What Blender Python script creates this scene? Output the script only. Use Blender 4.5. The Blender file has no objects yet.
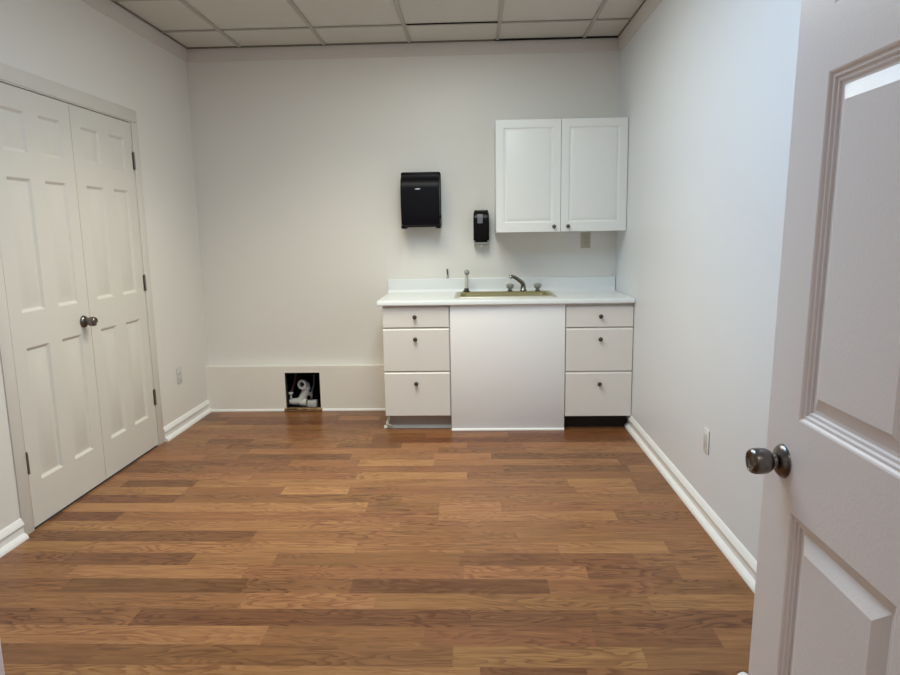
import bpy, bmesh, math, random
from mathutils import Vector, Matrix
PI = math.pi
scene = bpy.context.scene
COL = scene.collection
random.seed(7)

# ------------------------------------------------------------------ materials
def new_mat(name):
    m = bpy.data.materials.new(name); m.use_nodes = True
    nt = m.node_tree
    return m, nt, nt.nodes['Principled BSDF']

def mat(name, col, rough=0.5, metal=0.0, bump=0.0, bscale=200.0, mottle=0.0, mscale=3.0, coat=0.0, spec=0.5):
    m, nt, b = new_mat(name)
    b.inputs['Base Color'].default_value = (*col, 1)
    b.inputs['Roughness'].default_value = rough
    b.inputs['Metallic'].default_value = metal
    b.inputs['Coat Weight'].default_value = coat
    b.inputs['Specular IOR Level'].default_value = spec
    tc = nt.nodes.new('ShaderNodeTexCoord')
    if bump:
        n = nt.nodes.new('ShaderNodeTexNoise'); n.inputs['Scale'].default_value = bscale
        n.inputs['Detail'].default_value = 3
        bp = nt.nodes.new('ShaderNodeBump'); bp.inputs['Strength'].default_value = bump
        bp.inputs['Distance'].default_value = 0.002
        nt.links.new(tc.outputs['Object'], n.inputs['Vector'])
        nt.links.new(n.outputs['Fac'], bp.inputs['Height'])
        nt.links.new(bp.outputs['Normal'], b.inputs['Normal'])
    if mottle:
        n = nt.nodes.new('ShaderNodeTexNoise'); n.inputs['Scale'].default_value = mscale
        n.inputs['Detail'].default_value = 4
        r = nt.nodes.new('ShaderNodeMix'); r.data_type = 'RGBA'
        r.inputs['A'].default_value = (*[c * (1 - mottle) for c in col], 1)
        r.inputs['B'].default_value = (*[min(1, c * (1 + mottle)) for c in col], 1)
        nt.links.new(tc.outputs['Object'], n.inputs['Vector'])
        nt.links.new(n.outputs['Fac'], r.inputs['Factor'])
        nt.links.new(r.outputs['Result'], b.inputs['Base Color'])
    return m

M = {}
M['wall'] = mat('wall_paint', (0.805, 0.785, 0.745), 0.42, bump=0.25, bscale=260, mottle=0.012, mscale=2)
M['wall_cool'] = mat('cool_wall_paint', (0.79, 0.815, 0.855), 0.42, bump=0.25, bscale=260, mottle=0.012, mscale=2)
M['ledge'] = mat('ledge_paint', (0.86, 0.82, 0.755), 0.55, bump=0.2, bscale=260, mottle=0.03, mscale=6)
M['trim'] = mat('trim_paint', (0.89, 0.885, 0.87), 0.30, mottle=0.02, mscale=9)
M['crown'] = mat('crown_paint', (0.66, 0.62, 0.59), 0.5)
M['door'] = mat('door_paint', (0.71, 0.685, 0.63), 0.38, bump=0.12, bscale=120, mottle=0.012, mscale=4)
M['entry_door'] = mat('entry_door_paint', (0.875, 0.805, 0.785), 0.34, bump=0.15, bscale=140)
M['cab_upper'] = mat('white_thermofoil', (0.84, 0.85, 0.84), 0.35)
M['cab_base'] = mat('cream_thermofoil', (0.82, 0.79, 0.75), 0.35)
M['panel'] = mat('panel_paint', (0.90, 0.895, 0.895), 0.5, bump=0.1, bscale=200)
M['counter'] = mat('counter_laminate', (0.79, 0.82, 0.83), 0.28)
M['sink'] = mat('harvest_gold_enamel', (0.25, 0.215, 0.085), 0.3, mottle=0.15, mscale=14)
M['sink_rim'] = mat('pale_rim', (0.62, 0.60, 0.50), 0.38, metal=0.4)
M['chrome'] = mat('worn_chrome', (0.27, 0.26, 0.245), 0.22, metal=1.0)
M['nickel'] = mat('dark_nickel', (0.18, 0.165, 0.155), 0.28, metal=1.0, mottle=0.12, mscale=40)
M['pewter'] = mat('pewter', (0.12, 0.115, 0.105), 0.42, metal=0.9)
M['hinge'] = mat('aged_steel', (0.23, 0.215, 0.19), 0.42, metal=0.9)
M['black'] = mat('black_plastic', (0.004, 0.0035, 0.006), 0.45, spec=0.12)
M['black_face'] = mat('smoked_black_plastic', (0.004, 0.0036, 0.0065), 0.38, spec=0.16)
M['badge'] = mat('silver_badge', (0.75, 0.75, 0.78), 0.25, metal=0.8)
M['gloss_black'] = mat('glossy_black_plastic', (0.004, 0.004, 0.0045), 0.26, spec=0.22)
M['window_grey'] = mat('smoked_window', (0.16, 0.17, 0.175), 0.35, spec=0.3)
M['clear_grey'] = mat('grey_translucent', (0.42, 0.43, 0.42), 0.25)
M['plate_white'] = mat('white_plate', (0.80, 0.79, 0.78), 0.35)
M['plate_shadow'] = mat('grey_slots', (0.05, 0.045, 0.04), 0.5)
M['plate_almond'] = mat('almond_plate', (0.50, 0.47, 0.38), 0.4)
M['plate_insert'] = mat('grey_white_insert', (0.64, 0.63, 0.62), 0.35)
M['vinyl'] = mat('grey_vinyl', (0.40, 0.375, 0.36), 0.5, mottle=0.06, mscale=20)
M['vinyl_lip'] = mat('pale_vinyl', (0.72, 0.69, 0.63), 0.5)
M['toe_shade'] = mat('black_toe_shade', (0.006, 0.005, 0.005), 0.6)  # near-black colour for the shade in the right cabinet's open toe space
M['cavity'] = mat('dark_wall_cavity', (0.020, 0.012, 0.009), 0.9, mottle=0.4, mscale=18)
M['pvc'] = mat('white_pvc', (0.66, 0.65, 0.62), 0.4, mottle=0.12, mscale=25)
M['pvc_dark'] = mat('pipe_inside', (0.010, 0.009, 0.010), 0.8)
M['pex'] = mat('maroon_tube', (0.10, 0.035, 0.045), 0.45)
M['pex_blue'] = mat('blue_grey_tube', (0.075, 0.085, 0.12), 0.45)
M['valve'] = mat('dull_valve_metal', (0.33, 0.33, 0.34), 0.4, metal=0.6)
M['rawwood'] = mat('raw_board', (0.36, 0.22, 0.11), 0.75, mottle=0.35, mscale=40)
M['tile'] = mat('ceiling_tile', (0.66, 0.64, 0.60), 0.9, bump=0.6, bscale=140, mottle=0.03, mscale=60)
M['tbar'] = mat('ceiling_tbar', (0.47, 0.45, 0.41), 0.6)
M['seam'] = mat('ceiling_seam', (0.22, 0.20, 0.17), 0.8)
M['gap'] = mat('plenum_gap', (0.012, 0.010, 0.009), 0.9)
M['frame_white'] = mat('light_frame', (0.8, 0.8, 0.8), 0.4)
M['acrylic'] = mat('grey_acrylic', (0.33, 0.34, 0.32), 0.14)
M['spray_white'] = mat('spray_grey', (0.60, 0.61, 0.56), 0.3)
M['spray_base'] = mat('black_rubber', (0.01, 0.01, 0.01), 0.5)

def emission(name, col, s):
    m = bpy.data.materials.new(name); m.use_nodes = True
    nt = m.node_tree; nt.nodes.clear()
    e = nt.nodes.new('ShaderNodeEmission'); o = nt.nodes.new('ShaderNodeOutputMaterial')
    e.inputs[0].default_value = (*col, 1); e.inputs[1].default_value = s
    nt.links.new(e.outputs[0], o.inputs[0])
    return m

def floor_material():
    m, nt, b = new_mat('oak_laminate')
    N = nt.nodes.new; L = nt.links.new
    at = N('ShaderNodeAttribute'); at.attribute_name = 'stave'
    sep = N('ShaderNodeSeparateColor'); L(at.outputs['Color'], sep.inputs[0])
    tc = N('ShaderNodeTexCoord')
    off = N('ShaderNodeCombineXYZ')
    mul = N('ShaderNodeMath'); mul.operation = 'MULTIPLY'; mul.inputs[1].default_value = 37.0
    L(sep.outputs[1], mul.inputs[0]); L(mul.outputs[0], off.inputs[0]); L(mul.outputs[0], off.inputs[2])
    mulb = N('ShaderNodeMath'); mulb.operation = 'MULTIPLY'; mulb.inputs[1].default_value = 0.22
    L(sep.outputs[2], mulb.inputs[0]); L(mulb.outputs[0], off.inputs[1])
    add = N('ShaderNodeVectorMath'); add.operation = 'ADD'
    L(tc.outputs['Object'], add.inputs[0]); L(off.outputs[0], add.inputs[1])
    # fine pores
    mp = N('ShaderNodeMapping'); mp.inputs['Scale'].default_value = (5, 75, 1); L(add.outputs[0], mp.inputs[0])
    n1 = N('ShaderNodeTexNoise'); n1.inputs['Scale'].default_value = 1.0; n1.inputs['Detail'].default_value = 5
    n1.inputs['Roughness'].default_value = 0.6; L(mp.outputs[0], n1.inputs['Vector'])
    # cathedral figure: contour lines of a smooth stretched noise
    mp2 = N('ShaderNodeMapping'); mp2.inputs['Scale'].default_value = (2.2, 10.0, 1); L(add.outputs[0], mp2.inputs[0])
    n2 = N('ShaderNodeTexNoise'); n2.inputs['Scale'].default_value = 1.0; n2.inputs['Detail'].default_value = 2.0
    n2.inputs['Roughness'].default_value = 0.45; L(mp2.outputs[0], n2.inputs['Vector'])
    k = N('ShaderNodeMath'); k.operation = 'MULTIPLY'; k.inputs[1].default_value = 15.0; L(n2.outputs['Fac'], k.inputs[0])
    jag = N('ShaderNodeMath'); jag.operation = 'MULTIPLY_ADD'; jag.inputs[1].default_value = 1.1
    L(n1.outputs['Fac'], jag.inputs[0]); L(k.outputs[0], jag.inputs[2])
    fr = N('ShaderNodeMath'); fr.operation = 'FRACT'; L(jag.outputs[0], fr.inputs[0])
    ring = N('ShaderNodeMapRange'); ring.interpolation_type = 'SMOOTHSTEP'
    ring.inputs['From Min'].default_value = 0.35; ring.inputs['From Max'].default_value = 1.0; L(fr.outputs[0], ring.inputs['Value'])
    # where the figure shows
    mp3 = N('ShaderNodeMapping'); mp3.inputs['Scale'].default_value = (1.2, 5.0, 1); L(add.outputs[0], mp3.inputs[0])
    n3 = N('ShaderNodeTexNoise'); n3.inputs['Scale'].default_value = 1.0; L(mp3.outputs[0], n3.inputs['Vector'])
    g3 = N('ShaderNodeMapRange'); g3.inputs['From Min'].default_value = 0.34; g3.inputs['From Max'].default_value = 0.58
    L(n3.outputs['Fac'], g3.inputs['Value'])
    figm = N('ShaderNodeMath'); figm.operation = 'MULTIPLY'; L(ring.outputs[0], figm.inputs[0]); L(g3.outputs[0], figm.inputs[1])
    ramp = N('ShaderNodeValToRGB')
    cr = ramp.color_ramp
    cr.elements[0].position = 0.0; cr.elements[0].color = (0.118, 0.047, 0.019, 1)
    cr.elements[1].position = 1.0; cr.elements[1].color = (0.480, 0.262, 0.108, 1)
    e = cr.elements.new(0.5); e.color = (0.278, 0.128, 0.053, 1)
    # tone + noise
    sub = N('ShaderNodeMath'); sub.operation = 'SUBTRACT'; sub.inputs[1].default_value = 0.5; L(n1.outputs['Fac'], sub.inputs[0])
    t1 = N('ShaderNodeMath'); t1.operation = 'MULTIPLY_ADD'; t1.inputs[1].default_value = 0.9
    L(sub.outputs[0], t1.inputs[0]); L(sep.outputs[0], t1.inputs[2])
    t2 = N('ShaderNodeMath'); t2.operation = 'MULTIPLY_ADD'; t2.inputs[1].default_value = -0.35
    L(figm.outputs[0], t2.inputs[0]); L(t1.outputs[0], t2.inputs[2])
    L(t2.outputs[0], ramp.inputs[0])
    hs = N('ShaderNodeHueSaturation'); hs.inputs['Saturation'].default_value = 1.03
    hm = N('ShaderNodeMapRange'); hm.inputs['To Min'].default_value = 0.493; hm.inputs['To Max'].default_value = 0.504
    L(sep.outputs[2], hm.inputs['Value']); L(hm.outputs[0], hs.inputs['Hue']); L(ramp.outputs[0], hs.inputs['Color'])
    L(hs.outputs[0], b.inputs['Base Color'])
    b.inputs['Roughness'].default_value = 0.30
    b.inputs['Specular IOR Level'].default_value = 0.30
    bp = N('ShaderNodeBump'); bp.inputs['Strength'].default_value = 0.08; bp.inputs['Distance'].default_value = 0.001
    L(n1.outputs['Fac'], bp.inputs['Height']); L(bp.outputs['Normal'], b.inputs['Normal'])
    return m
M['floor'] = floor_material()

# ------------------------------------------------------------------ mesh helpers
def BM(): return bmesh.new()

def add_box(bm, x0, x1, y0, y1, z0, z1, mi=0, bev=0.0, seg=2):
    t = bmesh.new()
    v = [t.verts.new(p) for p in [(x0,y0,z0),(x1,y0,z0),(x1,y1,z0),(x0,y1,z0),(x0,y0,z1),(x1,y0,z1),(x1,y1,z1),(x0,y1,z1)]]
    for f in [(0,3,2,1),(4,5,6,7),(0,1,5,4),(1,2,6,5),(2,3,7,6),(3,0,4,7)]:
        t.faces.new([v[i] for i in f])
    if bev: bmesh.ops.bevel(t, geom=t.edges[:], offset=bev, segments=seg, profile=0.5, affect='EDGES')
    for f in t.faces: f.material_index = mi
    merge(bm, t)

def merge(bm, t):
    me = bpy.data.meshes.new('tmp'); t.to_mesh(me); t.free()
    bm.from_mesh(me); bpy.data.meshes.remove(me)

def add_lathe(bm, prof, origin, axis, n=24, mi=0, cap=True):
    """prof: (height along axis, radius)"""
    ax = Vector(axis).normalized()
    q = Vector((0,0,1)).rotation_difference(ax).to_matrix()
    o = Vector(origin); rings = []
    for h, r in prof:
        if r < 1e-6: rings.append([bm.verts.new(o + q @ Vector((0,0,h)))])
        else: rings.append([bm.verts.new(o + q @ Vector((r*math.cos(2*PI*i/n), r*math.sin(2*PI*i/n), h))) for i in range(n)])
    for a, b in zip(rings, rings[1:]):
        if len(a) == 1 and len(b) == 1: continue
        for i in range(n):
            j = (i+1) % n
            if len(a) == 1: f = bm.faces.new((a[0], b[j], b[i]))
            elif len(b) == 1: f = bm.faces.new((a[i], a[j], b[0]))
            else: f = bm.faces.new((a[i], a[j], b[j], b[i]))
            f.material_index = mi; f.smooth = True
    if cap:
        for rr, rev in ((rings[0], True), (rings[-1], False)):
            if len(rr) > 1:
                f = bm.faces.new(list(reversed(rr)) if rev else rr); f.material_index = mi

def smooth_path(pts, n=8):
    P = [Vector(p) for p in pts]; out = []
    for i in range(len(P)-1):
        p0 = P[max(0,i-1)]; p1 = P[i]; p2 = P[i+1]; p3 = P[min(len(P)-1,i+2)]
        for k in range(n):
            t = k/n
            out.append(0.5*((2*p1)+(-p0+p2)*t+(2*p0-5*p1+4*p2-p3)*t*t+(-p0+3*p1-3*p2+p3)*t**3))
    out.append(P[-1]); return out

def add_tube(bm, pts, radii, n=14, mi=0, smooth=True, cap=True):
    P = smooth_path(pts) if smooth else [Vector(p) for p in pts]
    m = len(P)
    if not hasattr(radii, '__len__'): radii = [radii]*2
    def rad(i):
        t = i/(m-1)*(len(radii)-1); a = min(int(t), len(radii)-2); return radii[a]+(radii[a+1]-radii[a])*(t-a)
    rings = []; ref = None
    for i, p in enumerate(P):
        d = (P[min(i+1,m-1)]-P[max(i-1,0)]).normalized()
        if ref is None: ref = d.orthogonal().normalized()
        ref = (ref - d*ref.dot(d)).normalized(); s = d.cross(ref)
        rings.append([bm.verts.new(p + (ref*math.cos(2*PI*k/n)+s*math.sin(2*PI*k/n))*rad(i)) for k in range(n)])
    for a, b in zip(rings, rings[1:]):
        for k in range(n):
            f = bm.faces.new((a[k], a[(k+1)%n], b[(k+1)%n], b[k])); f.smooth = True; f.material_index = mi
    if cap:
        f = bm.faces.new(list(reversed(rings[0]))); f.material_index = mi
        f = bm.faces.new(rings[-1]); f.material_index = mi

def add_extrude(bm, prof, axis, a0, a1, mi=0, smooth=False):
    """closed 2-D profile extruded along 'x' (prof = y,z) or 'y' (prof = x,z)"""
    P = (lambda u, v, a: (a, u, v)) if axis == 'x' else (lambda u, v, a: (u, a, v))
    A = [bm.verts.new(P(u, v, a0)) for u, v in prof]; B = [bm.verts.new(P(u, v, a1)) for u, v in prof]
    n = len(prof)
    for i in range(n):
        f = bm.faces.new((A[i], A[(i+1)%n], B[(i+1)%n], B[i])); f.material_index = mi; f.smooth = smooth
    for f in (bm.faces.new(list(reversed(A))), bm.faces.new(B)): f.material_index = mi

def obj(name, bm, mats, parent=None, sharp=40, doubles=False, flat=False):
    if doubles: bmesh.ops.remove_doubles(bm, verts=bm.verts[:], dist=1e-5)
    bmesh.ops.recalc_face_normals(bm, faces=bm.faces[:])
    me = bpy.data.meshes.new(name); bm.to_mesh(me); bm.free()
    if not isinstance(mats, (list, tuple)): mats = [mats]
    for m in mats: me.materials.append(m)
    o = bpy.data.objects.new(name, me); COL.objects.link(o)
    for p in me.polygons: p.use_smooth = not flat
    me.set_sharp_from_angle(angle=math.radians(sharp))
    if parent is not None:
        o.parent = parent; o.matrix_parent_inverse = Matrix.Translation(parent.location).inverted()
    return o

def empty(name, loc):
    o = bpy.data.objects.new(name, None); COL.objects.link(o); o.location = loc; o.empty_display_size = 0.05
    return o

def tag(o, label, cat, group=None, kind=None):
    o['label'] = label; o['category'] = cat
    if group: o['group'] = group
    if kind: o['kind'] = kind
    return o

def thing(name, loc, label, cat, group=None): return tag(empty(name, loc), label, cat, group)
def struct(name, bm, m, label, cat, **k): return tag(obj(name, bm, m, **k), label, cat, kind='structure')

# ------------------------------------------------------------------ room dimensions (metres)
W = -3.15            # left wall
H = 2.70             # ceiling grid
YF = -4.67           # front wall, room face
YB = -6.30           # end of the hall behind the doorway
HX0, HX1, HZ0, HZ1 = -2.535, -2.262, 0.024, 0.302     # hole in the ledge
LY = -0.07           # face of the low ledge
LH = 0.352

# floor: two-strip laminate, every stave its own face with a tone and a seed
rows = {
 -10:([-2.75,-2.53,-1.833,-1.321,-.973,-.198],[.5,.4,.25,.5,.62,.25,.35]),
 -9:([-2.182,-1.765,-1.315,-.221],[.3,.5,.75,.55,.32]),
 -8:([-2.932,-2.663,-.909,-.187],[.3,.32,.42,.28,.5]),
 -7:([-2.342,-1.74,-1.117],[.62,.48,.66,.38]),
 -6:([-3.028,-2.621,-1.777,-.566,-.215],[.5,.22,.6,.52,.66,.34]),
 -5:([-2.636,-2.102,-1.746,-.539,-.22],[.62,.38,.78,.42,.66,.28]),
 -4:([-2.632,-1.45],[.28,.40,.52]),
 -3:([-1.615,-1.253,-.944],[.72,.38,.68,.50]),
 -2:([-2.821,-1.248,-.398],[.22,.50,.62,.42]),
 -1:([-2.638,-1.43,-.524],[.66,.58,.45,.42]),
 0:([-2.941,-2.083,-.885],[.3,.26,.50,.44]),
 1:([-2.812,-1.597,-.715,-.248],[.62,.68,.56,.66,.5]),
 2:([-2.827,-2.279,-1.923,-1.14,-.716,-.408],[.42,.22,.52,.36,.24,.36,.5]),
 3:([-2.736,-2.014,-1.12,-.627,-.262],[.5,.70,.50,.66,.38,.52]),
 4:([-2.699,-1.977,-1.559,-.792,-.393],[.42,.20,.34,.18,.45,.34]),
 5:([-1.949,-1.449,-.433],[.54,.68,.55,.60,.46][:4]),
 6:([-2.696,-2.307,-1.091,-.643],[.28,.46,.24,.28,.34]),
 7:([-1.799,-1.25,-.677,-.263],[.72,.50,.40,.30,.52][:5]),
 8:([-2.331,-1.149,-.533],[.30,.36,.58,.46]),
 9:([-1.062,-.73],[.66,.28,.45]),
}
bm = BM(); lay = bm.loops.layers.float_color.new('stave')
RW = 0.1075; Y0 = -2.169
rng = random.Random(11)
j = -21
while True:
    yt = Y0 - RW*j; yb = yt - RW
    if yt < YB: break
    yt = min(yt, 0.35); yb = max(yb, YB)
    if j in rows: br, tn = rows[j]
    else:
        br = []; x = W + rng.uniform(0.1, 0.5)
        while x < -0.1: br.append(x); x += rng.choice([0.30,0.36,0.42,0.55,0.8,0.9,1.2])
        tn = [rng.choice([.20,.28,.36,.42,.47,.54,.62]) for _ in range(len(br)+1)]
    xs = [W] + list(br) + [0.0]
    for i in range(len(xs)-1):
        if xs[i+1]-xs[i] < 1e-4: continue
        f = bm.faces.new([bm.verts.new(p) for p in ((xs[i],yb,0),(xs[i+1],yb,0),(xs[i+1],yt,0),(xs[i],yt,0))])
        c = (tn[i] + rng.uniform(-.03,.03), rng.random(), rng.random(), 1)
        for l in f.loops: l[lay] = c
    j += 1
fl = obj('floor', bm, M['floor'], doubles=False)
for f in fl.data.polygons: f.use_smooth = False
tag(fl, 'brown oak strip laminate floor running across the room', 'floor', kind='structure')

# walls
T = 0.12
DY0, DY1, DH = -2.161, -0.913, 2.045                     # double closet opening in left wall
bm = BM()
add_box(bm, W-T, W, YB-T, DY0-0.003, 0, 2.9)
add_box(bm, W-T, W, DY1+0.003, T, 0, 2.9)
add_box(bm, W-T, W, DY0-0.003, DY1+0.003, DH+0.004, 2.9)
add_box(bm, W-T-0.5, W-T-0.46, DY0-0.2, DY1+0.2, 0, 2.3)     # closet back
struct('wall_left', bm, M['wall'], 'plain white left wall holding the double closet doors', 'wall', flat=True)
bm = BM(); add_box(bm, 0, T, YB-T, T, 0, 2.9)
struct('wall_right', bm, M['wall_cool'], 'plain bright white right wall', 'wall')
bm = BM()
add_box(bm, W, HX0, 0, T, 0, 2.9); add_box(bm, HX1, 0, 0, T, 0, 2.9); add_box(bm, HX0, HX1, 0, T, HZ1, 2.9)
# dark cavity behind the hole
add_box(bm, HX0-.12, HX1+.12, 0.32, 0.34, -0.02, 0.6, 1); add_box(bm, HX0-.14, HX0-.12, T, 0.34, -0.02, 0.6, 1)
add_box(bm, HX1+.12, HX1+.14, T, 0.34, -0.02, 0.6, 1); add_box(bm, HX0-.14, HX1+.14, T, 0.34, 0.58, 0.6, 1)
add_box(bm, HX0-.14, HX1+.14, LY+0.02, 0.34, -0.012, 0.003, 1)
add_box(bm, HX0-.006, HX0, LY+0.016, T, 0.0, HZ1, 1); add_box(bm, HX1, HX1+.006, LY+0.016, T, 0.0, HZ1, 1)
add_box(bm, HX0, HX1, LY+0.016, T, HZ1, HZ1+.006, 1)
struct('wall_back', bm, [M['wall'], M['cavity']], 'white back wall behind the counter and dispensers', 'wall', flat=True)
JX0, JX1 = -1.372, -0.447                                # entry opening in the front wall
bm = BM()
add_box(bm, W, JX0-0.02, YF-T, YF, 0, 2.9); add_box(bm, JX1+0.02, 0, YF-T, YF, 0, 2.9)
add_box(bm, JX0-0.02, JX1+0.02, YF-T, YF, 2.07, 2.9)
struct('wall_front', bm, M['wall'], 'front wall with the entry doorway', 'wall', flat=True)
bm = BM(); add_box(bm, W, 0, YB-T, YB, 0, 2.9)
struct('wall_hall', bm, M['wall'], 'hall wall behind the doorway', 'wall')

# entry door lining and casing
bm = BM()
add_box(bm, JX0-0.02, JX0, YF-T-.002, YF+.002, 0, 2.05, bev=.002)
add_box(bm, JX1, JX1+0.02, YF-T-.002, YF+.002, 0, 2.05, bev=.002)
add_box(bm, JX0-0.02, JX1+0.02, YF-T-.002, YF+.002, 2.05, 2.07, bev=.002)
for s, y0, y1 in ((1, YF, YF+.013), (-1, YF-T-.013, YF-T)):
    add_box(bm, JX0-.075, JX0-.006, y0, y1, 0, 2.06, bev=.003)
    add_box(bm, JX1+.006, JX1+.075, y0, y1, 0, 2.06, bev=.003)
    add_box(bm, JX0-.075, JX1+.075, y0, y1, 2.057, 2.125, bev=.003)
struct('trim_1', bm, M['entry_door'], 'white entry doorway lining and casing at the left picture edge', 'door frame')

# ledge along the back wall, with the square hole
LX1 = -1.700
bm = BM()
for x0, x1, z0, z1 in ((W, HX0, 0, LH-.004), (HX1, LX1, 0, LH-.004), (HX0, HX1, HZ1, LH-.004), (HX0, HX1, 0, 0.002)):
    add_box(bm, x0, x1, LY, LY+0.016, z0, z1)
add_box(bm, W, LX1, LY, -.0002, LH-.004, LH, 1)
struct('trim_2', bm, [M['ledge'], M['wall']], 'low boxed-out greyish ledge along the foot of the back wall', 'ledge', flat=True)

# baseboards
def base_prof(s, x):     # s = direction into the room
    return [(x, 0.0), (x+s*.030, 0.0), (x+s*.030, .004), (x+s*.027, .013), (x+s*.020, .021), (x+s*.0095, .027), (x+s*.0095, .056),
            (x+s*.0155, .062), (x+s*.0165, .067), (x+s*.0145, .073), (x+s*.009, .082), (x+s*.0045, .094), (x, .097)]
bm = BM(); add_extrude(bm, base_prof(1, W), 'y', DY1+.083, LY, 0)
struct('baseboard_left', bm, M['trim'], 'short white baseboard between the closet casing and the back wall', 'baseboard')
bm = BM(); add_extrude(bm, base_prof(1, W), 'y', YF, DY0-.083, 0)
struct('baseboard_left.001', bm, M['trim'], 'white baseboard on the left wall nearest the viewer', 'baseboard')
bm = BM(); add_extrude(bm, base_prof(-1, 0), 'y', YF, -.54, 0)
struct('baseboard_right', bm, M['trim'], 'long white baseboard along the right wall', 'baseboard')
bm = BM()
for x0, x1 in ((W+.02, HX0-.012), (HX1+.012, LX1)):
    add_extrude(bm, [(LY, 0), (LY-.012, 0), (LY-.012, .006), (LY-.009, .012), (LY, .016)], 'x', x0, x1)
struct('baseboard_back', bm, M['trim'], 'thin white quarter-round strip at the foot of the ledge', 'baseboard')

# crown strip under the ceiling
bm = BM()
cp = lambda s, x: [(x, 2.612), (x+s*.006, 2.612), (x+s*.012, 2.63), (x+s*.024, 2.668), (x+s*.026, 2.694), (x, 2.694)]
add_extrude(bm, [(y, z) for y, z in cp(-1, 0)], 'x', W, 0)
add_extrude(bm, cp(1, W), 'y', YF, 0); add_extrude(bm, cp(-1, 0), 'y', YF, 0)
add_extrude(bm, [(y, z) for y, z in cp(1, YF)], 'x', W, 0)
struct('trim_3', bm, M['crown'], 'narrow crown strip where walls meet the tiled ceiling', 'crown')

# ceiling: lay-in tiles on T-bars
bm = BM()
xs = [W, -2.738, -2.123, -1.508, -.880, -.265, 0.0]
ys = [0.0, -.425, -1.035, -1.645, -2.255, -2.865, -3.475, -4.085, YF]
fix = {(2,2),(2,3),(3,2),(3,3),(3,4),(3,5)}        # openings taken by the two light fittings
for i in range(6):
    for k in range(8):
        if (i,k) in fix: continue
        add_box(bm, xs[i], xs[i+1], ys[k+1], ys[k], 2.706, 2.722, 0)
for x in xs[1:-1]: add_box(bm, x-.012, x+.012, YF, -.002, 2.698, 2.7035, 1)
for y in ys[1:-1]:
    for i in range(6):
        if (i==2 and y==-1.645) or (i==3 and y in (-1.645,-2.865)): continue
        x0 = xs[i]+(.012 if i else .02); x1 = xs[i+1]-(.012 if i < 5 else .02)
        add_box(bm, x0, x1, y-.010, y+.004, 2.6985, 2.7035, 1); add_box(bm, x0, x1, y+.004, y+.010, 2.6985, 2.7035, 3)
# dark slits where tile and bar do not close
add_box(bm, W+.02, -.90, -.032, -.0265, 2.6955, 2.7055, 3)
add_box(bm, -.90, -.03, -.040, -.027, 2.6953, 2.7055, 2)
add_box(bm, W+.0265, W+.031, YF, -.03, 2.6955, 2.7055, 3); add_box(bm, -.031, -.0265, YF, -.03, 2.6955, 2.7055, 3)
add_box(bm, -1.49, -.89, -.442, -.436, 2.6975, 2.7055, 2)
add_box(bm, W, 0, YB, YF-T, 2.70, 2.72, 0)
struct('ceiling', bm, [M['tile'], M['tbar'], M['gap'], M['seam']], 'suspended ceiling of square off-white tiles on a grid', 'ceiling', flat=True)

# ------------------------------------------------------------------ doors
def slab_door(u_cuts, z_cuts, panels, u1, z1, th, depth=.009, steps=None):
    """raised-panel leaf in local (u, z), thickness along +n (0..th); returns bmesh with coords (u, n, z)"""
    bm = bmesh.new()
    us = sorted(set([0, u1] + [a for p in panels for a in p[:2]])); zs = sorted(set([0, z1] + [a for p in panels for a in p[2:]]))
    steps = steps or [(.004, -.0015), (.011, -.008), (.016, -.0105), (.021, -.0105), (.050, -.001)]
    for side in (0, 1):
        n0 = 0 if side == 0 else th; sg = 1 if side == 0 else -1
        for i in range(len(us)-1):
            for k in range(len(zs)-1):
                a, b, c, d = us[i], us[i+1], zs[k], zs[k+1]
                if any(abs(p[0]-a) < 1e-6 and abs(p[1]-b) < 1e-6 and abs(p[2]-c) < 1e-6 and abs(p[3]-d) < 1e-6 for p in panels):
                    prev = [bm.verts.new(q) for q in ((a,n0,c),(b,n0,c),(b,n0,d),(a,n0,d))]
                    for ins, dz in steps:
                        nn = n0 - sg*dz
                        cur = [bm.verts.new(q) for q in ((a+ins,nn,c+ins),(b-ins,nn,c+ins),(b-ins,nn,d-ins),(a+ins,nn,d-ins))]
                        for e in range(4): bm.faces.new((prev[e], prev[(e+1)%4], cur[(e+1)%4], cur[e]))
                        prev = cur
                    bm.faces.new(prev)
                else:
                    bm.faces.new([bm.verts.new(q) for q in ((a,n0,c),(b,n0,c),(b,n0,d),(a,n0,d))])
    for i in range(len(us)-1):
        for z in (0, z1): bm.faces.new([bm.verts.new(q) for q in ((us[i],0,z),(us[i+1],0,z),(us[i+1],th,z),(us[i],th,z))])
    for k in range(len(zs)-1):
        for u in (0, u1): bm.faces.new([bm.verts.new(q) for q in ((u,0,zs[k]),(u,0,zs[k+1]),(u,th,zs[k+1]),(u,th,zs[k]))])
    bmesh.ops.remove_doubles(bm, verts=bm.verts[:], dist=1e-5)
    return bm

def six_panels(w, stile, mull, zr):
    pw = (w - 2*stile - mull)/2
    return [(a, a+pw, z0, z1) for z0, z1 in zr for a in (stile, stile+pw+mull)]

def knob_bm(origin, axis, s=1.0):
    bm = BM()
    p = [(0,.0345),(.005,.0345),(.008,.0335),(.0135,.029),(.018,.0215),(.020,.0140),(.0275,.0130),(.028,.0175),(.031,.0215),(.039,.0255),(.050,.0268),
         (.062,.0262),(.068,.0240),(.0705,.0215),(.0705,.0190),(.067,.016),(.065,.009),(.066,.006),(.066,0)]
    add_lathe(bm, [(h*s, r*s) for h, r in p], origin, axis, 32)
    return bm

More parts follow.
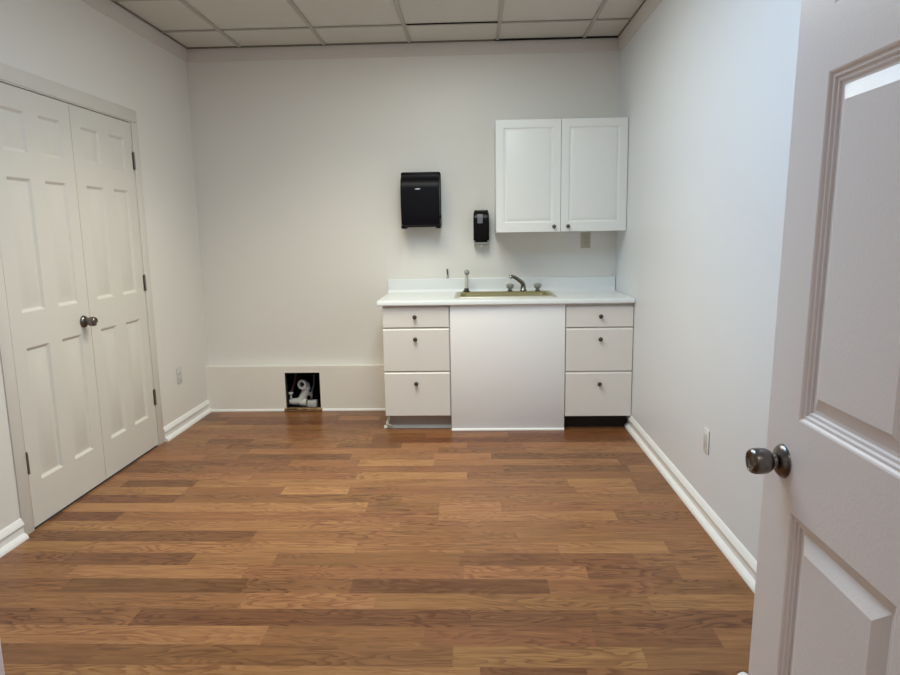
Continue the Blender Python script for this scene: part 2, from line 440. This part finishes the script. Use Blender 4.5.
def hinge_bm(x, y, z0, z1, s):
    bm = BM(); h = (z1-z0)
    for k in range(3):
        add_lathe(bm, [(k*h/3+.001,.0062),((k+1)*h/3-.001,.0062)], (x+.007, y, z0), (0,0,1), 12)
    add_lathe(bm, [(0,.0045),(h,.0045)], (x+.007, y, z0), (0,0,1), 10)
    add_lathe(bm, [(h,.0045),(h+.004,.005),(h+.007,0)], (x+.007, y, z0), (0,0,1), 10)
    add_box(bm, x+.0002, x+.002, y-.012, y+.012, z0, z1)
    return bm

zr = [(.205,.842),(1.006,1.624),(1.738,1.932)]
LW = (DY1 - DY0)/2 - .003
for n, (ya, label, hy) in enumerate(((DY0+.0015, 'left leaf of the white six-panel double closet doors, carrying the dark knob', DY0),
                                    (DY1-.0015-LW, 'right leaf of the white six-panel double closet doors, beside the back corner', DY1))):
    b = slab_door(None, None, six_panels(LW, .088, .100, zr), LW, 2.03, .035)
    for v in b.verts: v.co = Vector((W+.001 - v.co.y, ya+v.co.x, .012+v.co.z))
    d = struct(f'door_{n+1}', b, M['door'], label, 'door', sharp=20)
    for z0, z1 in ((.276,.377),(1.02,1.118),(1.765,1.868))[::1 if n else 2]:
        obj('hinge', hinge_bm(W, hy+(.002 if n else -.002), z0, z1, 1), M['hinge'], d)
    if n == 0:
        obj('door_knob', knob_bm((W+.001, -1.601, .916), (1,0,0), .95), M['nickel'], d)
# closet casing
bm = BM()
def casing(bm, y0, y1, z0, z1):
    add_box(bm, W-.002, W+.0065, y0, y1, z0, z1, bev=.003)
casing(bm, DY1+.006, DY1+.083, 0, 2.052); casing(bm, DY0-.083, DY0-.006, 0, 2.052)
casing(bm, DY0-.083, DY1+.083, 2.054, 2.128)
struct('trim_4', bm, M['door'], 'flat white casing round the double closet doors', 'door frame')

# open entry door on the right
EX, EY = -.490, -3.750; EW = .908
b = slab_door(None, None, six_panels(EW, .118, .052, [(.21,.825),(1.000,1.597),(1.700,1.915)]), EW, 2.03, .035,
    steps=[(.003,-.0015),(.006,-.0055),(.011,-.0055),(.0135,-.0095),(.0185,-.0095),(.021,-.0135),(.0275,-.0135),(.054,-.002)])
TILT = math.tan(math.radians(.98))                       # the leaf hangs a little out of plumb
for v in b.verts: v.co = Vector((EX + v.co.y + (v.co.z-.95)*TILT, EY - v.co.x, .012+v.co.z))
d = struct('door_3', b, M['entry_door'], 'white six-panel entry door standing open at the right edge', 'door', sharp=20)
obj('door_knob', knob_bm((EX+.003, EY-.073, .921), (-1,0,0), .93), M['nickel'], d)
bm = BM(); add_box(bm, EX+.004, EX+.031, EY-.0005, EY+.0012, .885, .951, bev=.0005)
obj('latch_plate', bm, M['nickel'], d)

# ------------------------------------------------------------------ base cabinets
KN = [(0,.006),(.006,.0055),(.012,.007),(.015,.0125),(.020,.0150),(.024,.0135),(.0265,.008),(.0272,0)]
def drawer_front(x0, x1, z0, z1, y=-.61):
    # slab front, top edge with a finger bevel
    bm = BM()
    prof = [(-.592, z0), (y+.002, z0), (y, z0+.002), (y, z1-.014), (y+.011, z1-.001), (y+.013, z1), (-.592, z1)]
    add_extrude(bm, prof, 'x', x0, x1)
    return bm
def drawer_cabinet(x0, x1, fx0, fx1, zs, kx, kzs, label, dz):
    t = thing('drawer_cabinet', ((x0+x1)/2, -.30, 0), label, 'cabinet', 'drawer base cabinets')
    bm = BM()
    add_box(bm, x0, x0+.016, -.59, -.004, .0, .870); add_box(bm, x1-.016, x1, -.59, -.004, .0, .870)
    # notch the sides for the toe space
    bm.free(); bm = BM()
    for a in (x0, x1-.016):
        add_box(bm, a, a+.016, -.59, -.004, .10, .870); add_box(bm, a, a+.016, -.525, -.004, 0, .10)
    add_box(bm, x0+.016, x1-.016, -.59, -.004, .10, .116); add_box(bm, x0+.016, x1-.016, -.02, -.004, .116, .870)
    add_box(bm, x0+.016, x1-.016, -.59, -.57, .83, .870)
    obj('carcass', bm, M['cab_base'], t, flat=True)
    for (z0, z1), kz in zip(zs, kzs):
        f = obj('drawer', drawer_front(fx0, fx1, z0+dz, z1+dz), M['cab_base'], t)
        bm = BM(); add_lathe(bm, KN, (kx, -.61, kz), (0,-1,0), 20)
        obj('knob', bm, M['pewter'], f)
    return t
ZS = [(.722,.868),(.421,.7185),(.106,.4175)]
cl = drawer_cabinet(-1.686, -1.232, -1.684, -1.238, ZS, -1.466, [.794,.642,.335],
    'white three-drawer base cabinet on the left, with grey vinyl toe kick', 0)
bm = BM(); add_box(bm, -1.684, -1.234, -.534, -.5255, .004, .099)
tk = obj('toe_kick_or_shade', bm, M['vinyl'], cl); tk['label'] = 'grey vinyl toe kick with a peeling left end'
bm = BM(); add_extrude(bm, [(-.534,.0015),(-.556,.0015),(-.556,.006),(-.545,.010),(-.536,.020),(-.534,.020)], 'x', -1.706, -1.234)
obj('toe_lip', bm, M['vinyl_lip'], tk)
bm = BM()
add_tube(bm, [(-1.668,-.540,.092),(-1.672,-.556,.070),(-1.680,-.575,.040),(-1.655,-.562,.022),(-1.64,-.548,.016)], [.006,.009,.010,.008,.004], 8)
obj('peeled_end', bm, M['vinyl_lip'], tk)
cr = drawer_cabinet(-.454, -.003, -.450, -.005, ZS, -.222, [.784,.630,.323],
    'white three-drawer base cabinet against the right wall, with open toe space filled in black as shade', -.010)
bm = BM(); add_box(bm, -.452, -.005, -.534, -.5255, .001, .099)  # added board, coloured black as the deep shade of the open recess
tk = obj('toe_kick_or_shade', bm, M['toe_shade'], cr); tk['label'] = 'black board standing in for shade in the open toe space'

t = thing('sink_cabinet', (-.843, -.30, 0), 'white sink base covered by one flat door-less front panel', 'cabinet')
bm = BM()
for a in (-1.230, -.4715): add_box(bm, a, a+.0155, -.59, -.004, .002, .870)
add_box(bm, -1.2145, -.4715, -.59, -.004, .09, .105); add_box(bm, -1.2145, -.4715, -.015, -.004, .105, .74)
obj('carcass', bm, M['cab_base'], t, flat=True)
bm = BM(); add_box(bm, -1.229, -.457, -.612, -.5905, .002, .870, bev=.0015)
fp = obj('front_panel', bm, M['panel'], t); fp['label'] = 'flat off-white front panel'
bm = BM(); add_extrude(bm, [(-.6125,.001),(-.624,.001),(-.624,.008),(-.620,.013),(-.6125,.015)], 'x', -1.229, -.457)
obj('base_strip', bm, M['trim'], t)

# countertop with coved backsplash and a sink cut-out
CX0, CX1 = -1.716, -.005
SX0, SX1, SY0, SY1 = -1.165, -.530, -.455, -.115          # cut-out
CZ = .904
bm = BM()
front = [(-.635,.873),(-.637,.877),(-.637,.896),(-.633,.903),(-.627,CZ+.001),(-.615,CZ)]
def cx_part(x0, x1, ya, yb):
    add_box(bm, x0, x1, ya, yb, .872, CZ)
add_extrude(bm, [(-.600,.872)] + [(-.634,.872)] + front[1:] + [(-.600,CZ)], 'x', CX0, CX1)
add_box(bm, CX0, CX1, -.600, SY0, .872, CZ)
add_box(bm, CX0, SX0, SY0, SY1, .872, CZ); add_box(bm, SX1, CX1, SY0, SY1, .872, CZ)
bs = [(-.0015,.872),(SY1,.872),(SY1,CZ),(-.044,CZ),(-.034,CZ+.003),(-.027,CZ+.009),(-.022,CZ+.018),(-.020,CZ+.030),
      (-.020,1.000),(-.018,1.006),(-.013,1.009),(-.0015,1.009)]
add_extrude(bm, bs, 'x', CX0, CX1)
tag(obj('countertop', bm, M['counter'], sharp=30), 'white laminate countertop with upturned backsplash on the base cabinets', 'countertop')

# sink: rounded rim, sloped bowl, faucet deck at the back
t = None
def rrect(x0, x1, y0, y1, r, z, n=5):
    P = []
    for cx, cy, a in ((x1-r,y0+r,-90),(x1-r,y1-r,0),(x0+r,y1-r,90),(x0+r,y0+r,180)):
        for k in range(n+1):
            A = math.radians(a+90*k/n); P.append((cx+r*math.cos(A), cy+r*math.sin(A), z))
    return P
bm = BM()
loops = [rrect(-1.184,-.512,-.474,-.078,.032,CZ+.0008), rrect(-1.183,-.513,-.473,-.079,.031,CZ+.008), rrect(-1.176,-.520,-.466,-.084,.028,CZ+.010),
         rrect(-1.160,-.538,-.448,-.150,.030,CZ+.009), rrect(-1.155,-.543,-.444,-.160,.035,CZ+.002), rrect(-1.150,-.548,-.440,-.166,.04,CZ-.02),
         rrect(-1.135,-.563,-.425,-.180,.05,CZ-.150), rrect(-1.10,-.60,-.40,-.21,.05,CZ-.165)]
# bowl sits inside the cut-out
R = [[bm.verts.new(p) for p in L] for L in loops]
for a, b in zip(R, R[1:]):
    n = len(a)
    for i in range(n): bm.faces.new((a[i], a[(i+1)%n], b[(i+1)%n], b[i]))
bm.faces.new(R[-1])
sink = tag(obj('sink', bm, M['sink'], sharp=50), 'olive-gold enamel drop-in sink set in the white countertop', 'sink')
bm = BM(); add_lathe(bm, [(0,.04),(.003,.042),(.004,.036),(.002,.030),(.002,0)], (-.85,-.30,CZ-.1645), (0,0,1), 24)
obj('drain', bm, M['chrome'], sink)
bm = BM()
RL = [rrect(-1.203,-.493,-.493,-.062,.044,CZ+.0005), rrect(-1.203,-.493,-.493,-.062,.044,CZ+.004), rrect(-1.199,-.497,-.489,-.066,.042,CZ+.0075),
      rrect(-1.187,-.509,-.477,-.076,.034,CZ+.0095), rrect(-1.1845,-.5115,-.4745,-.0775,.032,CZ+.008)]
R = [[bm.verts.new(p) for p in L] for L in RL]
for a, b in zip(R, R[1:]):
    n = len(a)
    for i in range(n): bm.faces.new((a[i], a[(i+1)%n], b[(i+1)%n], b[i]))
rim = obj('rim', bm, M['sink_rim'], sink, sharp=50); rim['label'] = 'pale metal rim'

# faucet
DZ = CZ+.0105
t = thing('faucet', (-.70,-.11,DZ), 'chrome kitchen faucet with spout swung left, on the sink deck', 'faucet')
bm = BM()
add_lathe(bm, [(0,.026),(.006,.026),(.010,.022),(.034,.019),(.046,.017),(.056,.014),(.060,0)], (-.70,-.11,DZ), (0,0,1), 24)
obj('spout_base', bm, M['chrome'], t)
bm = BM()
add_tube(bm, [(-.700,-.112,DZ+.038),(-.706,-.116,DZ+.058),(-.730,-.130,DZ+.080),(-.757,-.145,DZ+.100),(-.778,-.157,DZ+.111),(-.793,-.165,DZ+.112),(-.801,-.168,DZ+.100)], [.0165,.0165,.0145,.0135,.0125,.0120,.0125], 14)
obj('spout', bm, M['chrome'], t)
for hx in (-.798, -.594):
    bm = BM()
    add_lathe(bm, [(0,.022),(.004,.022),(.008,.015),(.020,.012)], (hx,-.11,DZ), (0,0,1), 20, mi=0)
    pr = [(.018,.014),(.022,.020),(.034,.025),(.048,.0265),(.054,.022),(.057,.012),(.057,0)]
    n0 = len(bm.verts)
    add_lathe(bm, pr, (hx,-.11,DZ), (0,0,1), 24, mi=1)
    bm.verts.ensure_lookup_table()
    for i, v in enumerate(list(bm.verts)[n0:]):                # fluted knob
        dx, dy = v.co.x-hx, v.co.y+.11; a = math.atan2(dy, dx)
        f = 1 + .08*math.cos(6*a); v.co.x = hx+dx*f; v.co.y = -.11+dy*f
    obj('handle', bm, [M['chrome'], M['acrylic']], t)

t = thing('side_sprayer', (-1.121,-.105,DZ), 'pale grey side sprayer with black base on the left of the sink', 'sprayer')
bm = BM(); add_lathe(bm, [(0,.024),(.006,.024),(.012,.018),(.026,.015),(.028,0)], (-1.121,-.105,DZ), (0,0,1), 20)
obj('base', bm, M['spray_base'], t)
bm = BM(); add_tube(bm, [(-1.121,-.105,DZ+.024),(-1.120,-.106,DZ+.06),(-1.117,-.110,DZ+.105),(-1.116,-.116,DZ+.135)], [.0125,.0150,.0120,.0125], 16)
obj('body', bm, M['spray_white'], t)
bm = BM(); add_lathe(bm, [(-.022,.0),(-.022,.014),(-.016,.0195),(0,.0205),(.014,.018),(.021,.010),(.022,0)], (-1.116,-.122,DZ+.145), (0,-1,.15), 18)
obj('spray_head', bm, M['acrylic'], t)

t = thing('metal_peg', (-1.263,-.012,1.0095), 'tiny upright peg with dark tip on the backsplash, left of the sprayer', 'peg')
bm = BM(); add_lathe(bm, [(0,.009),(.016,.009),(.020,.006),(.026,.005)], (-1.263,-.011,1.0095), (0,0,1), 14)
obj('base', bm, M['clear_grey'], t)
bm = BM(); add_lathe(bm, [(0,.0055),(.042,.0055),(.046,.003),(.047,0)], (-1.263,-.011,1.0345), (-.05,0,1), 12)
obj('tip', bm, M['pewter'], t)

# ------------------------------------------------------------------ upper cabinet
t = thing('wall_cabinet', (-.455,-.15,1.345), 'white two-door wall cabinet hung above the right end of the counter', 'cabinet')
ux0, ux1, uz0, uz1 = -.905, -.003, 1.346, 2.106
bm = BM()
add_box(bm, ux0, ux0+.016, -.30, -.002, uz0, uz1); add_box(bm, ux1-.016, ux1, -.30, -.002, uz0, uz1)
add_box(bm, ux0+.016, ux1-.016, -.30, -.002, uz1-.016, uz1); add_box(bm, ux0+.016, ux1-.016, -.30, -.002, uz0+.006, uz0+.022)
add_box(bm, ux0+.016, ux1-.016, -.012, -.002, uz0+.022, uz1-.016); add_box(bm, ux0+.016, ux1-.016, -.285, -.03, 1.72, 1.735)
obj('carcass', bm, M['cab_upper'], t, flat=True)
for n, (a, b_, kx) in enumerate(((ux0+.001, -.4585, -.503), (-.4555, ux1-.001, -.4065))):
    w = b_-a; h = uz1-uz0-.002
    s = .052
    d = slab_door(None, None, [(s, w-s, s+.012, h-s)], w, h, .019,
        steps=[(.003,-.003),(.008,-.0055),(.016,-.0055),(.022,-.003),(.026,-.001),(.030,0.0)])
    for v in d.verts: v.co = Vector((a+v.co.x, -.3205+v.co.y, uz0+.001+v.co.z))
    f = obj('door', d, M['cab_upper'], t, sharp=20)
    bm = BM(); add_lathe(bm, [(q, r*.95) for q, r in KN], (kx, -.3205, 1.382), (0,-1,0), 20)
    obj('knob', bm, M['pewter'], f)

# ------------------------------------------------------------------ dispensers
t = thing('paper_towel_dispenser', (-1.443,-.1,1.39), 'black paper towel dispenser on the back wall left of the soap dispenser', 'dispenser')
tx0, tx1 = -1.585, -1.305
def side_prof(d, z0, z1, top):
    P = [(-.002, z0), (-d+.012, z0), (-d+.004, z0+.004), (-d, z0+.014), (-d-.004, z0+.10), (-d-.006, z1-top)]
    for k in range(1, 9):
        a = PI/2*k/8; P.append((-d-.006 + (d*.58)*(1-math.cos(a)), z1-top+top*math.sin(a)))
    P.append((-.002, z1)); return P
bm = BM(); add_extrude(bm, side_prof(.185, 1.405, 1.772, .10), 'x', tx0, tx1)
edges = [e for e in bm.edges if abs(e.verts[0].co.x-e.verts[1].co.x) < 1e-6 and not (e.verts[0].co.y > -.01 and e.verts[1].co.y > -.01)]
bmesh.ops.bevel(bm, geom=edges, offset=.008, segments=3, affect='EDGES')
cover = obj('cover', bm, M['black_face'], t)
bm = BM(); add_box(bm, tx0-.004, tx1+.004, -.10, -.0015, 1.395, 1.790, bev=.010)
obj('back_plate', bm, M['black'], t)
for a in (tx0-.001, tx1-.030):
    bm = BM(); add_box(bm, a, a+.031, -.189, -.02, 1.384, 1.41, bev=.005); obj('foot', bm, M['black'], t)
bm = BM(); add_lathe(bm, [(0,.014),(.006,.014),(.012,.011),(.013,0)], (tx1-.003,-.14,1.468), (1,0,0), 18); obj('crank_knob', bm, M['black'], t)
bm = BM()
add_lathe(bm, [(0,.0),(0.0,.021),(.0016,.020),(.002,0)], (0,0,0), (0,-1,0), 28)
for v in bm.verts: v.co = Vector((-1.462+v.co.x*1.0, -.1915+v.co.y, 1.664+v.co.z*.26))
obj('badge', bm, M['badge'], t)

t = thing('soap_dispenser', (-1.007,-.06,1.26), 'small black soap dispenser on the back wall beside the wall cabinet', 'dispenser')
sx0, sx1 = -1.064, -.949
bm = BM()
P = [(-.002,1.277),(-.088,1.277),(-.097,1.283),(-.105,1.36),(-.106,1.44)]
for k in range(1, 8):
    a = PI/2*k/7; P.append((-.106+.062*(1-math.cos(a)), 1.44+.072*math.sin(a)))
P.append((-.002,1.512))
add_extrude(bm, P, 'x', sx0, sx1)
edges = [e for e in bm.edges if abs(e.verts[0].co.x-e.verts[1].co.x) < 1e-6 and not (e.verts[0].co.y > -.01 and e.verts[1].co.y > -.01)]
bmesh.ops.bevel(bm, geom=edges, offset=.014, segments=4, affect='EDGES')
for v in bm.verts:
    k = max(0.0, (v.co.z-1.465)/.047); v.co.x = -1.0065 + (v.co.x+1.0065)*(1-.17*k*k)
obj('body', bm, M['gloss_black'], t)
bm = BM(); add_extrude(bm, [(-.1085,1.415),(-.1078,1.44),(-.103,1.468),(-.098,1.482),(-.093,1.479),(-.100,1.44),(-.1045,1.415)], 'x', -1.034, -.996)
obj('level_window', bm, M['window_grey'], t)
bm = BM(); add_extrude(bm, [(-.004,1.2765),(-.090,1.2765),(-.097,1.272),(-.090,1.262),(-.060,1.254),(-.004,1.252)], 'x', sx0+.004, sx1-.004)
pb = obj('push_bar', bm, M['clear_grey'], t)
bm = BM(); add_lathe(bm, [(0,.008),(.012,.007),(.012,0)], (-1.006,-.07,1.256), (0,0,-1), 14); obj('nozzle', bm, M['plate_white'], pb)

# ------------------------------------------------------------------ outlets
def outlet(center, axis, plate, face, label, decora=False):
    t = thing('wall_outlet', center, label, 'outlet', 'wall outlets')
    cx, cy, cz = center
    def P(bm):        # local plate: u across, n out of the wall, z up
        for v in bm.verts:
            u, n, z = v.co
            v.co = Vector((cx+u, cy-n, cz+z)) if axis == 'y' else (Vector((cx+n, cy+u, cz+z)) if axis == 'x' else Vector((cx-n, cy+u, cz+z)))
        return bm
    bm = BM(); add_box(bm, -.035, .035, 0, .0048, -.057, .057, bev=.0035); obj('plate', P(bm), plate, t)
    if decora:
        bm = BM(); add_box(bm, -.0165, .0165, .003, .0058, -.033, .033, bev=.0005); obj('receptacle', P(bm), face, t)
    else:
        for zc in (-.0195, .0195):
            bm = BM(); add_lathe(bm, [(.003,.0165),(.0075,.0165),(.008,.0155),(.008,0)], (0,0,0), (0,1,0), 20)
            for v in bm.verts: v.co.z = max(-.013, min(.013, v.co.z)) + zc
            for sx, h in ((-.006,.0045),(.006,.0035)): add_box(bm, sx-.0012, sx+.0012, .0078, .0084, zc-h+.003, zc+h+.003, 1)
            add_box(bm, -.002, .002, .0078, .0084, zc-.010, zc-.006, 1)
            obj('receptacle', P(bm), [face, M['plate_shadow']], t)
    return t
outlet((-.2285, -.0008, 1.278), 'y', M['plate_almond'], M['plate_almond'], 'almond wall outlet on the back wall under the wall cabinet')
outlet((W+.0008, -.529, .388), 'x', M['plate_insert'], M['plate_insert'], 'pale wall outlet low on the left wall, right of the closet doors')
outlet((-.0008, -2.052, .386), '-x', M['plate_white'], M['plate_insert'], 'white wall outlet low on the right wall', True)

# ------------------------------------------------------------------ plumbing in the hole
t = thing('drain_pipe', (-2.45,.06,.004), 'white plastic drain pipe with open elbow inside the square wall hole', 'pipe')
bm = BM(); add_tube(bm, [(-2.545,.05,.045),(-2.50,.05,.042),(-2.46,.05,.048),(-2.435,.055,.075),(-2.415,.06,.115),(-2.405,.06,.150)], [.026,.028,.030,.031,.031], 18)
obj('riser', bm, M['pvc'], t)
bm = BM()
ax = Vector((-.28,-1,.10)).normalized(); c = Vector((-2.424,.030,.186))
add_lathe(bm, [(-.045,.0),(-.045,.024),(-.030,.034),(-.012,.036),(0,.0385),(.012,.0385),(.012,.021),(.002,.020)], c, ax, 24, cap=False)
add_lathe(bm, [(.002,.0205),(.001,0)], c, ax, 24, mi=1, cap=False)
add_tube(bm, [(-2.404,.058,.140),(-2.408,.060,.165),(-2.415,.055,.186)], [.034,.034], 16)
obj('elbow', bm, [M['pvc'], M['pvc_dark']], t)
bm = BM(); add_tube(bm, [(-2.455,.048,.040),(-2.43,.048,.036),(-2.402,.048,.036)], [.030,.034], 16, smooth=False)
obj('coupling', bm, M['pvc'], t)
t = thing('shutoff_valve', (-2.535,.05,.11), 'white-capped valve with maroon tube at the left side of the wall hole', 'valve')
bm = BM(); add_lathe(bm, [(-.03,.008),(0,.008),(.002,.014),(.016,.014),(.018,.010)], (-2.522,.03,.104), (0,0,1), 16)
add_box(bm, -2.540,-2.503,.016,.040,.114,.125, bev=.003); obj('cap', bm, M['pvc'], t)
bm = BM(); add_tube(bm, [(-2.520,.04,.122),(-2.510,.055,.155),(-2.492,.06,.205),(-2.482,.07,.27)], .0075, 10); obj('tube', bm, M['pex'], t)
t = thing('shutoff_valve', (-2.36,.05,.11), 'dull metal valve with blue-grey tube at the right side of the wall hole', 'valve')
bm = BM(); add_lathe(bm, [(-.035,.007),(-.012,.008),(-.010,.012),(.012,.012),(.014,.007)], (-2.358,.03,.108), (0,0,1), 16)
add_lathe(bm, [(0,.006),(.02,.006),(.021,.014),(.026,.014)], (-2.358,.028,.115), (-.3,-1,0), 12); obj('body', bm, M['valve'], t)
bm = BM(); add_tube(bm, [(-2.357,.03,.118),(-2.348,.04,.15),(-2.338,.045,.185),(-2.334,.05,.26)], .007, 10); obj('tube', bm, M['pex_blue'], t)
bm = BM(); add_box(bm, -2.392,-2.318,.02,.07,.0035,.055, bev=.006)
tag(obj('foam_block', bm, M['pvc'] ), 'pale block lying beside the drain pipe in the wall hole', 'block')
bm = BM()
add_box(bm, HX0-.012, HX1+.010, LY-.014, LY+.014, .0035, .022, bev=.002)
rr = random.Random(3)
for k in range(9):
    x = rr.uniform(HX0-.005, HX1-.03); add_box(bm, x, x+rr.uniform(.015,.05), LY-.018, LY-.004, .016, rr.uniform(.021,.028), bev=.001)
tag(obj('splintered_board', bm, M['rawwood']), 'splintered brown board along the bottom of the square wall hole', 'board')

# small white stop on the floor by the open door
bm = BM(); add_lathe(bm, [(.0005,.020),(.006,.020),(.012,.016),(.018,.010),(.020,0)], (-.262,-3.185,0), (0,0,1), 20)
tag(obj('door_stop', bm, M['trim']), 'small white stop on the floor at the foot of the open entry door', 'door stop')

# ------------------------------------------------------------------ lights
def troffer(x0, x1, y0, y1, z, watts, col, spread, label, glow):
    t = thing('ceiling_light', ((x0+x1)/2, (y0+y1)/2, z), label, 'light', 'ceiling troffers')
    bm = BM()
    add_box(bm, x0+.002, x1-.002, y0+.002, y0+.03, z-.004, z+.06); add_box(bm, x0+.002, x1-.002, y1-.03, y1-.002, z-.004, z+.06)
    add_box(bm, x0+.002, x0+.03, y0+.03, y1-.03, z-.004, z+.06); add_box(bm, x1-.03, x1-.002, y0+.03, y1-.03, z-.004, z+.06)
    add_box(bm, x0+.002, x1-.002, y0+.002, y1-.002, z+.06, z+.07)
    obj('frame', bm, M['frame_white'], t)
    bm = BM(); add_box(bm, x0+.03, x1-.03, y0+.03, y1-.03, z+.012, z+.016)
    obj('diffuser', bm, emission('troffer_glow', col, glow), t)
    l = bpy.data.lights.new('tube_light', 'AREA'); l.shape = 'RECTANGLE'; l.size = x1-x0-.08; l.size_y = y1-y0-.08
    l.energy = watts; l.color = col; l.spread = math.radians(spread)
    lo = bpy.data.objects.new('tube_light', l); COL.objects.link(lo); lo.location = ((x0+x1)/2, (y0+y1)/2, z-.002)
    lo.parent = t; lo.matrix_parent_inverse = Matrix.Translation(t.location).inverted()
troffer(-2.111, -1.520, -2.243, -1.047, 2.70, 21.4, (1.0,.92,.70), 120, 'ceiling troffer over the room, on the closet side', 2)
troffer(-1.496, -.892, -2.243, -1.047, 2.70, 15.7, (.95,1.0,.90), 180, 'ceiling troffer over the room, on the counter side', 2)
troffer(-1.496, -.892, -3.463, -2.267, 2.70, 25.0, (.55,.76,1.0), 180, 'bluish ceiling troffer nearest the entry door', 3)
troffer(-1.0, -.4, -6.0, -4.95, 2.69, 12, (1.0,.84,.72), 160, 'ceiling troffer in the hall behind the doorway', 3)

w = bpy.data.worlds.new('World'); scene.world = w; w.use_nodes = True
w.node_tree.nodes['Background'].inputs[0].default_value = (.8,.8,.8,1)
w.node_tree.nodes['Background'].inputs[1].default_value = 0.05

# ------------------------------------------------------------------ camera
a = Vector((0.99930466, 0.03360699, -0.01614855)); b = Vector((0.01065164, 0.1577415, 0.98742299)); c = Vector((-0.03573161, 0.9869084, -0.15727385))
cam = bpy.data.cameras.new('camera'); co = bpy.data.objects.new('camera', cam); COL.objects.link(co)
mw = Matrix((( a.x, b.x, -c.x, -1.07043), (a.y, b.y, -c.y, -5.04144), (a.z, b.z, -c.z, 1.35721), (0,0,0,1)))
co.matrix_world = mw
cam.sensor_fit = 'HORIZONTAL'; cam.sensor_width = 36; cam.lens = 663.775/900*36; cam.clip_start = 0.02
scene.camera = co

vs = scene.view_settings
vs.view_transform = 'Standard'; vs.look = 'None'; vs.gamma = 1; vs.use_curve_mapping = False; vs.exposure = -0.14
